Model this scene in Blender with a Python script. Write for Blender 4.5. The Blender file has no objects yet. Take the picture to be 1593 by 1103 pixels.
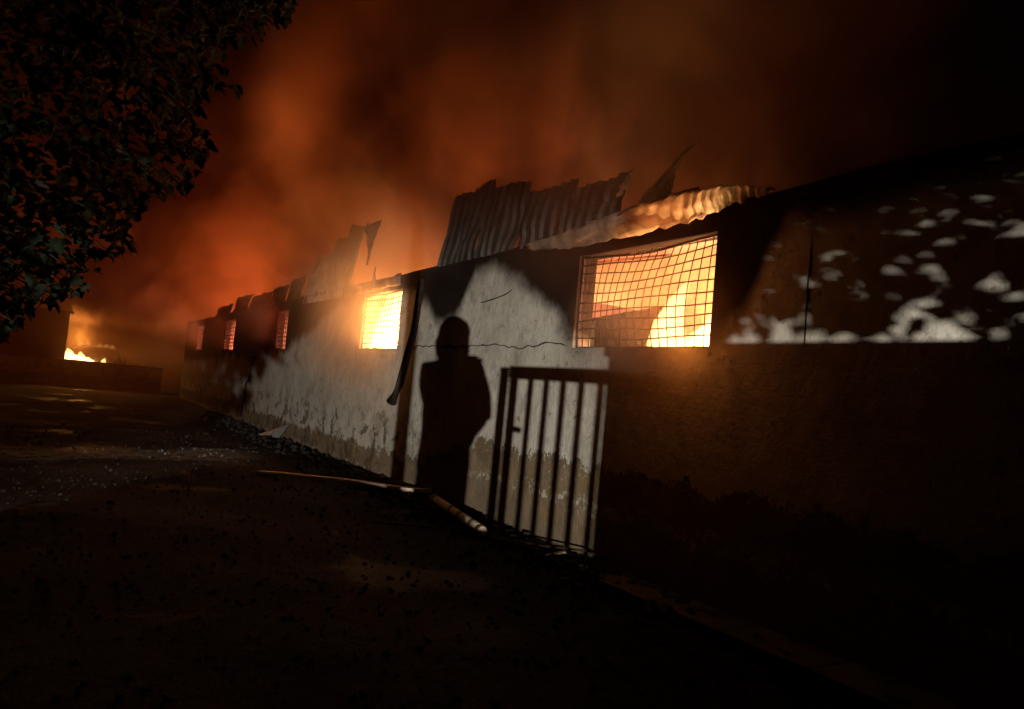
import bpy, bmesh, math, random
from mathutils import Vector, Matrix, noise
R = math.radians
rnd = random.Random(7)
sc = bpy.context.scene
col = sc.collection

# ------------------------------------------------------------------ camera
CX = Vector((0.8501, -0.1082, -0.5154))      # world X, Y, Z axes seen in camera space
CY = Vector((-0.5180, 0.0048, -0.8553))
CZ = Vector((0.0951, 0.9941, -0.0520))
cam = bpy.data.cameras.new('camera')
cam.sensor_width = 36; cam.lens = 36 * 1150 / 1593
cam.clip_start = 0.05; cam.clip_end = 600
camo = bpy.data.objects.new('camera', cam); col.objects.link(camo)
rot = Matrix((CX, CY, CZ))                   # rows = world axes in camera space  -> camera-to-world
camo.matrix_world = Matrix.Translation((0, 0, 1.6)) @ rot.to_4x4()
sc.camera = camo

# ------------------------------------------------------------------ world
wd = bpy.data.worlds.new('World'); sc.world = wd; wd.use_nodes = True
wn = wd.node_tree; bg = wn.nodes['Background']
sky = wn.nodes.new('ShaderNodeTexSky'); sky.sky_type = 'NISHITA'; sky.sun_disc = False
sky.sun_elevation = R(-4); sky.sun_rotation = R(200); sky.dust_density = 3
wn.links.new(sky.outputs[0], bg.inputs[0]); bg.inputs[1].default_value = 0.010

sc.view_settings.view_transform = 'Standard'; sc.view_settings.look = 'None'
sc.view_settings.exposure = 0; sc.view_settings.gamma = 1
sc.render.engine = 'CYCLES'
cy = sc.cycles
cy.use_denoising = True
try: cy.denoiser = 'OPENIMAGEDENOISE'
except Exception: pass
cy.max_bounces = 6; cy.diffuse_bounces = 3; cy.glossy_bounces = 2; cy.volume_bounces = 1
cy.transparent_max_bounces = 12; cy.volume_step_rate = 0.5; cy.volume_max_steps = 128
cy.sample_clamp_indirect = 3; cy.sample_clamp_direct = 0
cy.caustics_reflective = False; cy.caustics_refractive = False

# strengths of the place's lights, tuned here
P_WORK = 19000          # work lamp behind the photographer
P_ROOM = 560           # fires in the rooms
P_PLUME = 600         # fires feeding the smoke over the roof
SMOKE = 0.50

W = 4.6                                       # street face of the burning building

# ------------------------------------------------------------------ helpers
def tag(o, label=None, cat=None, group=None, kind=None):
    if label: o['label'] = label
    if cat: o['category'] = cat
    if group: o['group'] = group
    if kind: o['kind'] = kind
    return o
def empty(name, loc, label, cat, group=None, rz=0):
    o = bpy.data.objects.new(name, None); col.objects.link(o)
    o.location = loc; o.rotation_euler = (0, 0, rz); o.empty_display_size = .2
    return tag(o, label, cat, group)
def link(name, me, parent=None, mat=None, world=True):
    o = bpy.data.objects.new(name, me); col.objects.link(o)
    if mat: me.materials.append(mat)
    if parent:
        o.parent = parent
        if world:                              # geometry is written in world coordinates
            off = Vector((0, 0, 0)); p = parent
            while p: off += Vector(p.location); p = p.parent
            me.transform(Matrix.Translation(-off))
    return o
def mesh(name, bm, parent=None, mat=None, smooth=False, world=True):
    me = bpy.data.meshes.new(name)
    bm.normal_update(); bm.to_mesh(me); bm.free()
    if smooth:
        for p in me.polygons: p.use_smooth = True
    return link(name, me, parent, mat, world)
def pyd(name, v, f, parent=None, mat=None, smooth=False, world=True):
    me = bpy.data.meshes.new(name); me.from_pydata([tuple(a) for a in v], [], f); me.update()
    if smooth:
        for p in me.polygons: p.use_smooth = True
    return link(name, me, parent, mat, world)
def box(bm, x0, x1, y0, y1, z0, z1, m=None):
    vs = [bm.verts.new(c) for c in ((x0,y0,z0),(x1,y0,z0),(x1,y1,z0),(x0,y1,z0),(x0,y0,z1),(x1,y0,z1),(x1,y1,z1),(x0,y1,z1))]
    if m:
        for v in vs: v.co = m @ v.co
    for q in ((0,3,2,1),(4,5,6,7),(0,1,5,4),(1,2,6,5),(2,3,7,6),(3,0,4,7)):
        bm.faces.new([vs[i] for i in q])
def tube(bm, pts, r, n=8, cap=True):
    pts = [Vector(p) for p in pts]
    rr = r if isinstance(r, (list, tuple)) else [r] * len(pts)
    rings = []
    for i, p in enumerate(pts):
        d = (pts[min(i+1, len(pts)-1)] - pts[max(i-1, 0)]).normalized()
        a = d.cross(Vector((0, 0, 1)) if abs(d.z) < .9 else Vector((1, 0, 0))).normalized(); b = d.cross(a)
        rings.append([bm.verts.new(p + (a*math.cos(t) + b*math.sin(t)) * rr[i]) for t in [2*math.pi*k/n for k in range(n)]])
    for A, B in zip(rings, rings[1:]):
        for k in range(n): bm.faces.new((A[k], A[(k+1) % n], B[(k+1) % n], B[k]))
    if cap:
        bm.faces.new(rings[0][::-1]); bm.faces.new(rings[-1])
def fb(x, y, z=0, s=1.0, o=4):
    return noise.fractal(Vector((x*s, y*s, z*s)), 1.0, 2.0, o)

# ------------------------------------------------------------------ materials
class NT:
    def __init__(s, name):
        s.m = bpy.data.materials.new(name); s.m.use_nodes = True
        s.t = s.m.node_tree; s.n = s.t.nodes; s.bs = s.n.get('Principled BSDF'); s.out = s.n['Material Output']
    def new(s, t, **k):
        nd = s.n.new(t)
        for a, b in k.items(): setattr(nd, a, b)
        return nd
    def put(s, sock, v):
        if isinstance(v, bpy.types.NodeSocket): s.t.links.new(v, sock)
        elif v is not None: sock.default_value = v
    def math(s, op, a, b=None, c=None, clamp=False):
        nd = s.new('ShaderNodeMath', operation=op, use_clamp=clamp)
        s.put(nd.inputs[0], a)
        if b is not None: s.put(nd.inputs[1], b)
        if c is not None: s.put(nd.inputs[2], c)
        return nd.outputs[0]
    def noise(s, scale, detail=4, rough=.55, vec=None, dist=0):
        nd = s.new('ShaderNodeTexNoise'); nd.inputs['Scale'].default_value = scale
        nd.inputs['Detail'].default_value = detail; nd.inputs['Roughness'].default_value = rough
        nd.inputs['Distortion'].default_value = dist
        if vec is None: vec = getattr(s, 'P', None)
        if vec is not None: s.put(nd.inputs['Vector'], vec)
        return nd.outputs[0]
    def ramp(s, fac, stops, interp='LINEAR'):
        nd = s.new('ShaderNodeValToRGB'); cr = nd.color_ramp; cr.interpolation = interp
        while len(cr.elements) < len(stops): cr.elements.new(.5)
        for e, (p, c) in zip(cr.elements, stops):
            e.position = p; e.color = (c, c, c, 1) if isinstance(c, (int, float)) else (*c, 1)
        s.put(nd.inputs[0], fac); return nd.outputs[0]
    def mix(s, fac, a, b):
        nd = s.new('ShaderNodeMix', data_type='RGBA'); s.put(nd.inputs[0], fac)
        for k, v in ((6, a), (7, b)):
            s.put(nd.inputs[k], (*v, 1) if isinstance(v, tuple) and len(v) == 3 else v)
        return nd.outputs[2]
    def smooth(s, v, lo, hi):
        nd = s.new('ShaderNodeMapRange', interpolation_type='SMOOTHSTEP'); s.put(nd.inputs[0], v)
        nd.inputs[1].default_value = lo; nd.inputs[2].default_value = hi
        return nd.outputs[0]
    def pos(s):
        g = s.new('ShaderNodeNewGeometry'); x = s.new('ShaderNodeSeparateXYZ'); s.t.links.new(g.outputs['Position'], x.inputs[0])
        s.P = g.outputs['Position']
        return g.outputs['Position'], x.outputs[0], x.outputs[1], x.outputs[2]
    def bump(s, h, strength=.4, dist=.02):
        b = s.new('ShaderNodeBump'); b.inputs['Strength'].default_value = strength; b.inputs['Distance'].default_value = dist
        s.put(b.inputs['Height'], h); s.t.links.new(b.outputs[0], s.bs.inputs['Normal'])
def simple(name, c1, c2, scale=6, rough=.8, metal=0, bump=.3, dist=.01, detail=6):
    t = NT(name); g = t.new('ShaderNodeTexCoord').outputs['Object']
    n = t.noise(scale, detail, .6, g)
    t.put(t.bs.inputs['Base Color'], t.ramp(n, [(.35, c1), (.65, c2)]))
    t.bs.inputs['Roughness'].default_value = rough; t.bs.inputs['Metallic'].default_value = metal
    t.bump(t.noise(scale*4, detail, .6, g), bump, dist)
    return t.m

def wall_material():
    t = NT('sooted plaster')
    P, x, y, z = t.pos()
    # height of the clean plaster along the facade (metres), soot above; dip right of the nearest window paints in shade
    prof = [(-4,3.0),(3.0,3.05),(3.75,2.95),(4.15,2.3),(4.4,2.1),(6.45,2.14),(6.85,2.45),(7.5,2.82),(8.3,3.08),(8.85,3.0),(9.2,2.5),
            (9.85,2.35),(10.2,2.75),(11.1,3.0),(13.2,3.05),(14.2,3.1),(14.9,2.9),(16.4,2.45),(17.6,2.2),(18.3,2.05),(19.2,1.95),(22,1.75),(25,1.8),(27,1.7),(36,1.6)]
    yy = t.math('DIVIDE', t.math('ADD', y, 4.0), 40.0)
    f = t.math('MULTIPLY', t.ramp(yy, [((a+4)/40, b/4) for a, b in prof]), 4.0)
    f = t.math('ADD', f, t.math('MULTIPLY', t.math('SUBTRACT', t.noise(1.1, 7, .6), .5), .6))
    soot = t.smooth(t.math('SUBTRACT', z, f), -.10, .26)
    smudge = t.math('MULTIPLY', t.smooth(t.noise(1.3, 8, .68, dist=.5), .50, .72), .6)
    low = t.math('MULTIPLY', t.smooth(z, 1.35, .75), t.smooth(y, 8.5, 11))
    blot = t.math('MULTIPLY', t.smooth(t.noise(2.4, 8, .72, dist=.4), .52, .57), low)
    # plaster
    sc_ = t.new('ShaderNodeMapping'); t.put(sc_.inputs[0], P); sc_.inputs['Scale'].default_value = (1, .35, 1.6)
    big = t.noise(1.1, 6, .65)
    streak_m = t.new('ShaderNodeMapping'); t.put(streak_m.inputs[0], P); streak_m.inputs['Scale'].default_value = (1, 5.5, .5)
    streak = t.noise(1.5, 5, .6, streak_m.outputs[0])
    plaster = t.mix(t.smooth(big, .3, .7), (.36, .335, .29), (.49, .46, .405))
    plaster = t.mix(t.math('MULTIPLY', t.smooth(streak, .55, .8), .15), plaster, (.25, .225, .18))
    mott = t.noise(4.5, 9, .78, dist=.3); plaster = t.mix(t.math('MULTIPLY', t.smooth(mott, .48, .62), .38), plaster, (.21, .18, .145))
    plaster = t.mix(t.math('MULTIPLY', t.smooth(t.noise(17, 6, .75), .55, .7), .25), plaster, (.55, .52, .46))
    spots = t.smooth(t.noise(9, 3, .7), .64, .70)
    plaster = t.mix(t.math('MULTIPLY', spots, .7), plaster, (.13, .10, .08))
    # damp, peeled band at the foot
    n1 = t.noise(3.2, 8, .72); n2 = t.noise(14, 5, .7)
    edge = t.math('ADD', t.math('MULTIPLY', t.math('SUBTRACT', n1, .5), .65), t.math('MULTIPLY', t.math('SUBTRACT', n2, .5), .28))
    level = t.math('ADD', t.math('ADD', z, t.math('MULTIPLY', t.smooth(y, 8.0, 10.5), .5)), edge)
    damp = t.math('SUBTRACT', 1.0, t.smooth(level, .93, .97))
    dampcol = t.mix(t.smooth(n1, .35, .65), (.13, .09, .058), (.20, .145, .095))
    dampcol = t.mix(t.smooth(t.noise(2.1, 4), .45, .7), dampcol, (.17, .12, .055))
    # paler salt line and flakes inside the band
    salt = t.math('MULTIPLY', t.math('SUBTRACT', 1.0, t.smooth(t.math('ABSOLUTE', t.math('SUBTRACT', level, .58)), .015, .07)), t.smooth(n2, .47, .6))
    flake = t.math('MULTIPLY', t.smooth(t.noise(21, 4, .7), .6, .68), t.smooth(level, .6, .9))
    dampcol = t.mix(t.math('MAXIMUM', salt, flake), dampcol, (.42, .39, .31))
    dampcol = t.mix(t.math('SUBTRACT', 1.0, t.smooth(level, .05, .45)), dampcol, (.15, .115, .08))
    c = t.mix(damp, plaster, dampcol)
    c = t.mix(smudge, c, (.17, .135, .10))
    c = t.mix(t.math('MULTIPLY', blot, .8), c, (.075, .05, .035))
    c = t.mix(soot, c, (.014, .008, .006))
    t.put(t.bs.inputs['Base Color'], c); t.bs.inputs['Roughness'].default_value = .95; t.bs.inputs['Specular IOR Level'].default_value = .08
    # block courses under the render, faint
    br = t.new('ShaderNodeTexBrick'); cb = t.new('ShaderNodeCombineXYZ'); t.put(cb.inputs[0], y); t.put(cb.inputs[1], z); t.put(br.inputs['Vector'], cb.outputs[0])
    br.inputs['Scale'].default_value = 1; br.inputs['Brick Width'].default_value = .4; br.inputs['Row Height'].default_value = .2
    br.inputs['Mortar Size'].default_value = .012; br.inputs['Mortar Smooth'].default_value = .9
    h = t.math('ADD', t.math('MULTIPLY', br.outputs['Fac'], -.03), t.math('ADD', t.math('MULTIPLY', t.noise(5, 8, .65), .8), t.math('MULTIPLY', damp, -.7)))
    t.bump(t.math('ADD', h, t.math('MULTIPLY', mott, .9)), .9, .022)
    return t.m
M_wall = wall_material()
M_soot = simple('soot black masonry', (.018,.012,.010), (.045,.032,.026), 3, .95, 0, .5, .02)
M_inner = simple('heat scorched inner plaster', (.30,.24,.19), (.46,.38,.30), 1.2, .9, 0, .4, .02)
M_iron = simple('burnt iron', (.022,.012,.009), (.06,.030,.018), 12, .7, .4, .2, .004)
M_clad = simple('sooty corrugated steel', (.014,.011,.010), (.09,.08,.07), 2.2, .55, .35, .25, .01)
M_curl = simple('scorched sheet steel', (.13,.08,.055), (.46,.36,.27), 4.5, .6, .15, .4, .012)
M_char = simple('charred wood', (.012,.010,.009), (.035,.026,.02), 8, .9, 0, .8, .02)
M_pale = simple('pale weathered wood', (.34,.27,.19), (.52,.44,.33), 9, .75, 0, .4, .006)
M_band = simple('dark tape', (.05,.03,.02), (.09,.06,.04), 9, .7)
M_conc = simple('dirty concrete', (.035,.033,.03), (.09,.085,.075), 4, .9, 0, .5, .012)
M_leaf = simple('dark green leaves', (.006,.010,.005), (.015,.021,.009), 3, .85, 0, .2, .004)
M_leaf.node_tree.nodes['Principled BSDF'].inputs['Specular IOR Level'].default_value = .15
M_bark = simple('bark', (.015,.012,.009), (.03,.024,.018), 9, .95, 0, 1, .03)
M_gate = simple('brown gate paint', (.06,.035,.025), (.10,.06,.04), 9, .6, .3)
M_rubble = simple('wet ash and rubble', (.008,.007,.006), (.026,.022,.019), 5, .9, 0, .8, .02)
M_rubble.node_tree.nodes['Principled BSDF'].inputs['Specular IOR Level'].default_value = .2
M_scrap = simple('bare scrap metal', (.30,.30,.29), (.45,.45,.43), 6, .45, .5)
M_fab = simple('dark jacket', (.02,.022,.03), (.035,.035,.045), 20, .9)
M_trs = simple('grey trousers', (.05,.05,.055), (.08,.08,.085), 20, .9)
M_skin = simple('skin', (.24,.13,.085), (.30,.17,.11), 6, .55, 0, .1)
M_hair = simple('hair', (.01,.008,.006), (.02,.015,.012), 30, .6)
M_yel = simple('yellow enamel', (.5,.33,.03), (.58,.40,.05), 5, .4)
M_blk = simple('black plastic', (.012,.012,.012), (.02,.02,.02), 9, .4)

def ground_material():
    t = NT('dark earth road')
    P, x, y, z = t.pos()
    n = t.noise(.7, 8, .65, dist=.5); m = t.noise(6, 8, .7)
    c = t.mix(t.smooth(n, .35, .68), (.014,.012,.011), (.045,.038,.033))
    c = t.mix(t.math('MULTIPLY', t.smooth(m, .5, .75), .6), c, (.065, .055, .047))
    # ground colour turns darker in the strip at the wall foot
    foot = t.smooth(t.math('ADD', x, t.math('MULTIPLY', t.math('SUBTRACT', n, .5), 2.2)), 2.4, 3.6)
    c = t.mix(foot, c, (.012, .010, .009))
    dust = t.math('MULTIPLY', t.smooth(t.noise(.33, 5, .6, dist=.3), .48, .62), t.math('SUBTRACT', 1.0, foot))
    c = t.mix(t.math('MULTIPLY', dust, .75), c, (.07, .066, .062))
    # lamplight on the road, painted in pale colour as a long film
    lit_strip = t.math('MULTIPLY', t.smooth(t.math('ABSOLUTE', t.math('SUBTRACT', t.math('ADD', y, t.math('ADD', t.math('MULTIPLY', x, -.35), t.math('MULTIPLY', n, 3.0))), 14.8)), 1.1, .3), t.math('SUBTRACT', 1.0, foot))
    c = t.mix(t.math('MULTIPLY', lit_strip, t.smooth(m, .35, .6)), c, (.22, .235, .26))
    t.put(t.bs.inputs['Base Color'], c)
    wet = t.smooth(t.noise(.55, 3, .5, dist=.3), .56, .66)
    t.put(t.bs.inputs['Roughness'], t.math('SUBTRACT', .92, t.math('MULTIPLY', wet, .42)))
    t.bs.inputs['Specular IOR Level'].default_value = .12
    t.bump(t.math('ADD', m, t.math('ADD', t.math('MULTIPLY', t.noise(26, 6, .75), .8), t.math('MULTIPLY', n, 2.0))), .9, .05)
    return t.m
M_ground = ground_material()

def flame_material(name, strength, colour):
    # glowing gas: a flame is brightest where it is thickest and thins out to its edge
    t = NT(name); t.n.remove(t.bs)
    em = t.new('ShaderNodeEmission'); em.inputs[0].default_value = (*colour, 1); em.inputs[1].default_value = strength
    t.put(t.out.inputs['Volume'], em.outputs[0])
    return t.m
M_fhot = flame_material('white hot flame', 26, (1, .55, .18))
M_halo = flame_material('yellow flame halo', .85, (1, .46, .12))
M_fmid = flame_material('orange flame', 2.4, (1, .42, .11))
M_flow = flame_material('low red flame', .9, (1, .30, .12))

def smoke_material():
    t = NT('smoke'); t.n.remove(t.bs)
    P, x, y, z = t.pos()
    mp = t.new('ShaderNodeMapping'); t.put(mp.inputs[0], P); mp.inputs['Scale'].default_value = (1, 1, .55)
    mp.inputs['Rotation'].default_value = (R(18), 0, R(25))
    n = t.noise(.24, 5, .6, mp.outputs[0], .6)
    d = t.smooth(n, .46, .56)
    up = t.math('MULTIPLY', t.smooth(z, 2.9, 4.6), t.math('SUBTRACT', 1.0, t.smooth(z, 9, 20)))
    inb = t.smooth(x, 2.7, 4.8)
    # over the building; the plume drifts away from the street end
    along = t.smooth(t.math('SUBTRACT', y, t.math('ADD', t.math('MULTIPLY', t.math('SUBTRACT', x, 4.6), .92), t.math('MULTIPLY', t.math('SUBTRACT', t.noise(.17, 3, .5), .5), 9.0))), 1.0, 12.0)
    far = t.smooth(y, 22, 36)
    side = t.math('MAXIMUM', inb, far)
    side = t.math('MULTIPLY', side, t.math('SUBTRACT', 1.0, t.smooth(x, 16, 25)))
    side = t.math('MULTIPLY', side, t.smooth(x, -13.5, -6))
    plume = t.math('MULTIPLY', t.math('MULTIPLY', up, side), along)
    plume = t.math('MULTIPLY', plume, t.math('SUBTRACT', 1.0, t.smooth(y, 58, 69)))
    plume = t.math('MULTIPLY', plume, t.math('ADD', t.math('MULTIPLY', d, 1.0), .05))
    # smoke puffs added before the windows to stand in for lens bloom
    bloom_smoke = None
    for (wx, wy, wz, r, k) in ((4.32,4.7,2.15,.95,1.1),(4.3,6.0,3.3,1.2,.10),(4.25,11.9,2.7,1.8,.55),(4.3,18.9,3.1,1.5,.30),(4.3,26,3.2,1.8,.12),(4.3,32,3.2,2.0,.10)):
        v = t.new('ShaderNodeVectorMath', operation='DISTANCE'); t.put(v.inputs[0], P); v.inputs[1].default_value = (wx, wy, wz)
        q = t.math('MULTIPLY', t.math('SUBTRACT', 1.0, t.smooth(v.outputs['Value'], 0.05, r)), k)
        bloom_smoke = q if bloom_smoke is None else t.math('MAXIMUM', bloom_smoke, q)
    thin = t.math('MULTIPLY', t.smooth(y, 14, 34), t.math('MULTIPLY', .05, t.math('SUBTRACT', 1.0, t.smooth(z, 6, 14))))
    dens = t.math('ADD', t.math('MULTIPLY', plume, SMOKE*2), t.math('ADD', bloom_smoke, thin))
    v = t.new('ShaderNodeVolumePrincipled'); sootn = t.smooth(t.noise(.26, 4, .55, None, .6), .46, .56)
    t.put(v.inputs['Color'], t.mix(sootn, (.16, .07, .04), (.88, .60, .40)))
    v.inputs['Anisotropy'].default_value = 0.0
    t.put(v.inputs['Density'], dens); t.put(t.out.inputs['Volume'], v.outputs[0])
    try: t.m.cycles.volume_step_rate = 1.0
    except Exception: pass
    return t.m

# ------------------------------------------------------------------ ground
def make_ground():
    bm = bmesh.new()
    xs = [-300, -120, -50, -25] + [-14 + .35*i for i in range(66)] + [10, 14, 25, 50, 120, 300]
    ys = [-300, -120, -50, -25] + [-14 + .35*i for i in range(125)] + [31, 34, 38, 44, 52, 64, 90, 150, 300, 500]
    g = [[bm.verts.new((x, y, 0 if (abs(x) > 20 or y > 60 or y < -16) else .035*fb(x, y, 0, .6) + .03*fb(x, y, 4, 2.0))) for y in ys] for x in xs]
    for i in range(len(xs)-1):
        for j in range(len(ys)-1):
            bm.faces.new((g[i][j], g[i+1][j], g[i+1][j+1], g[i][j+1]))
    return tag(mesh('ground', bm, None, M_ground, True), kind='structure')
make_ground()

# ------------------------------------------------------------------ burning building
bld = empty('burning_warehouse', (W, 3, 0), 'long burning warehouse with five barred windows in a soot streaked plaster wall', 'warehouse')
WIN = [(4.46, 6.41), (11.27, 13.08), (18.45, 19.65), (25.0, 26.9), (31.3, 32.9)]
Z0, Z1, ZT, T = 2.14, 3.13, 3.38, .23
def make_wall():
    # clean slabs with the openings left out, cut fine enough to be a little uneven
    ycuts = [-5.0]
    for a, b in WIN: ycuts += [a, b]
    ycuts.append(36.0)
    ys = []
    for a, b in zip(ycuts, ycuts[1:]):
        n = max(1, round((b-a)/.45)); ys += [a+(b-a)*k/n for k in range(n)]
    ys.append(36.0)
    zs = [-.1, .35, .8, 1.25, 1.7, Z0, 2.47, 2.8, Z1, ZT]
    def solid(yc, zc):
        return not any(a < yc < b for a, b in WIN) or not (Z0 < zc < Z1)
    bm = bmesh.new(); V = {}
    def vert(i, j, s):
        k = (i, j, s)
        if k not in V:
            y, z = ys[i], zs[j]; x = W + s*T
            if s == 0: x += .012*fb(y, z, 2, .7)
            zz = z
            if j == len(zs)-1: zz += .03*fb(y, 9, 0, .9)
            if j == zs.index(Z0) and any(a <= y <= b for a, b in WIN): zz += .018*fb(y, 3, 0, 3)
            V[k] = bm.verts.new((x, y, zz))
        return V[k]
    ni, nj = len(ys)-1, len(zs)-1
    S = [[solid((ys[i]+ys[i+1])/2, (zs[j]+zs[j+1])/2) for j in range(nj)] for i in range(ni)]
    for i in range(ni):
        for j in range(nj):
            if not S[i][j]: continue
            bm.faces.new((vert(i,j,0), vert(i,j+1,0), vert(i+1,j+1,0), vert(i+1,j,0)))
            bm.faces.new((vert(i,j,1), vert(i+1,j,1), vert(i+1,j+1,1), vert(i,j+1,1)))
            if i == 0 or not S[i-1][j]: bm.faces.new((vert(i,j,0), vert(i,j,1), vert(i,j+1,1), vert(i,j+1,0)))
            if i == ni-1 or not S[i+1][j]: bm.faces.new((vert(i+1,j,0), vert(i+1,j+1,0), vert(i+1,j+1,1), vert(i+1,j,1)))
            if j == nj-1 or not S[i][j+1]: bm.faces.new((vert(i,j+1,0), vert(i,j+1,1), vert(i+1,j+1,1), vert(i+1,j+1,0)))
            if j == 0 or not S[i][j-1]: bm.faces.new((vert(i,j,0), vert(i+1,j,0), vert(i+1,j,1), vert(i,j,1)))
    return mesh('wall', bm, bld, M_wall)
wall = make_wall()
def crack(pts, w):
    bm = bmesh.new(); A = []; B = []
    for k, (y, z) in enumerate(pts):
        ww = w * (.35 + .9*abs(fb(y, z, 1, 6))) * (1 if 0 < k < len(pts)-1 else .1)
        A.append(bm.verts.new((W-.017, y, z+ww))); B.append(bm.verts.new((W-.017, y, z-ww)))
        C = None
    for k in range(len(pts)-1): bm.faces.new((A[k], A[k+1], B[k+1], B[k]))
    r = bmesh.ops.extrude_face_region(bm, geom=bm.faces[:])
    for v in [q for q in r['geom'] if isinstance(q, bmesh.types.BMVert)]: v.co.x += .02
    return mesh('crack', bm, wall, M_soot)
r2 = random.Random(3)
crack([(6.5+.11*k, 2.17+.02*r2.uniform(-1, 1)+.03*math.sin(k*.5)*(k < 16)) for k in range(39)], .011)
crack([(7.75+.1*k, 2.87-.045*math.sqrt(max(0, k))+.006*r2.uniform(-1, 1)) for k in range(9)], .013)
for (a, b) in (((21.7, 1.95), (21.9, 1.2)), ((21.95, 1.2), (22.3, .4))):
    pass

# inner shell: back wall, cross walls, floor
bm = bmesh.new(); box(bm, 9.6, 9.83, -5, 36, -.1, 5.2); mesh('back_wall', bm, bld, M_inner)
bm = bmesh.new(); box(bm, W+T+.002, 9.598, -5, 36, .04, .10); mesh('floor', bm, bld, M_conc)
for yy in (-4.9, 10.2, 15.6, 22.6, 29.3, 35.7):
    bm = bmesh.new(); box(bm, W+T+.003, 9.597, yy, yy+.2, .102, 3.3); mesh('cross_wall', bm, bld, M_inner)

# unseen roof sheets added to keep room light off the smoke, with gaps
for a, b in ((2.5,9.0),(10.5,15.6),(18.2,23.2),(25.8,28.9),(31.2,35.8),(-4.9,2.0)):
    n = max(1, round((b-a)/1.1))
    for i in range(n):
        y0 = a+(b-a)*i/n; y1 = a+(b-a)*(i+1)/n-.012; bm = bmesh.new(); g = []
        for u in range(13):
            yy = y0+(y1-y0)*u/12; rib = .03*(u % 3 == 0)
            g.append([bm.verts.new((W+.35+5.2*v/6+(.12*fb(yy, 5, 0, 2) if v == 0 else 0), yy, 3.28+1.3*v/6+rib+.04*fb(yy, v, 2, .7))) for v in range(7)])
        for A, B in zip(g, g[1:]):
            for v in range(6): bm.faces.new((A[v], B[v], B[v+1], A[v+1]))
        o = mesh('added_roof_sheet', bm, bld, M_inner); md = o.modifiers.new('t', 'SOLIDIFY'); md.thickness = .004

# corrugated upper cladding, leaning back a little, torn along its top
def cladding(y0, y1, h, lean, seed, mat=M_clad, z0=ZT-.03, slope=0):
    rr = random.Random(seed); bm = bmesh.new(); n = int((y1-y0)/.03); rows = 9
    g = []
    for i in range(n+1):
        y = y0 + (y1-y0)*i/n; ph = (y % .19)/.19
        rib = .035 if ph < .22 else (.0 if ph > .36 else .035*(1-(ph-.22)/.14))
        top = h*(1+.08*fb(y, seed, 0, 1.5)) + slope*(y-y0)
        colv = []
        for j in range(rows+1):
            s = j/rows
            x = W - .03 - rib + lean*s*h + .06*fb(y, s*2, seed, .8)
            colv.append(bm.verts.new((x, y + .02*s, z0 + top*s + (.02*fb(y, seed, 5, 4) if j == 0 else 0))))
        g.append(colv)
    for i in range(n):
        for j in range(rows): bm.faces.new((g[i][j], g[i][j+1], g[i+1][j+1], g[i+1][j]))
    o = mesh('cladding_sheet', bm, bld, mat, False)
    md = o.modifiers.new('t', 'SOLIDIFY'); md.thickness = .004
    return o
k = 0
for (a, b, h) in ((5.75,6.75,.6),(6.76,7.75,.75),(7.76,8.75,.95),(8.76,9.9,1.15)):
    cladding(a, b, h, .2, 10+k); k += 1
for (a, b, h) in ((14.1,15.1,1.55),(15.11,16.1,1.45),(16.11,17.1,1.1)):
    cladding(a, b, h, .22, 20+k, M_curl, z0=ZT-.2); k += 1  # paler steel here paints in the lamplight on these sheets
for (a, b, h) in ((17.3,18.8,.55),(18.9,20.4,.45),(20.6,23.0,.4),(23.2,25.4,.5),(26.0,28.5,.35)):
    cladding(a, b, h, .25, 30+k, M_soot); k += 1  # soot black colour stands in for these sheets being unlit

# torn, curled sheets above the first window
def sheet(name, lower, upper, parent, mat, n=26, m=6, belly=.12, rag=.02, seed=1, th=.005, rib=0):
    def along(pts, s):
        s *= len(pts)-1; i = min(int(s), len(pts)-2); u = s-i
        return Vector(pts[i])*(1-u)+Vector(pts[i+1])*u
    bm = bmesh.new(); g = []
    for i in range(n+1):
        s = i/n; a = along(lower, s); b = along(upper, s); row = []
        for j in range(m+1):
            q = j/m; p = a.lerp(b, q)
            p.x -= belly*math.sin(math.pi*q)*min(1, (b-a).length*2.5)
            if rib: p.x += .014*max(-.3, math.sin(s*2*math.pi*rib+.5*fb(s*3, q, seed)))*math.sin(math.pi*min(1, .15+q)); p.z += .004*math.sin(s*2*math.pi*rib)
            p.x += .03*fb(s*5, q*3, seed, 1); p.z += .012*fb(s*9, q*2, seed, 1)
            if j in (0, m): p.z += rag*fb(s*22, seed, j, 1)
            row.append(bm.verts.new(p))
        g.append(row)
    for i in range(n):
        for j in range(m): bm.faces.new((g[i][j], g[i+1][j], g[i+1][j+1], g[i][j+1]))
    o = mesh(name, bm, parent, mat, True)
    md = o.modifiers.new('t', 'SOLIDIFY'); md.thickness = th
    return o
# soffit strip between eave and window head
sheet('eave_sheet', [(4.56,7.4,3.30),(4.5,6.4,3.20),(4.46,5.4,3.19),(4.45,4.5,3.22)], [(4.50,7.4,3.36),(4.42,6.4,3.37),(4.34,5.4,3.43),(4.34,4.45,3.46)], bld, M_curl, 30, 6, .05, .03, 2)
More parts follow.
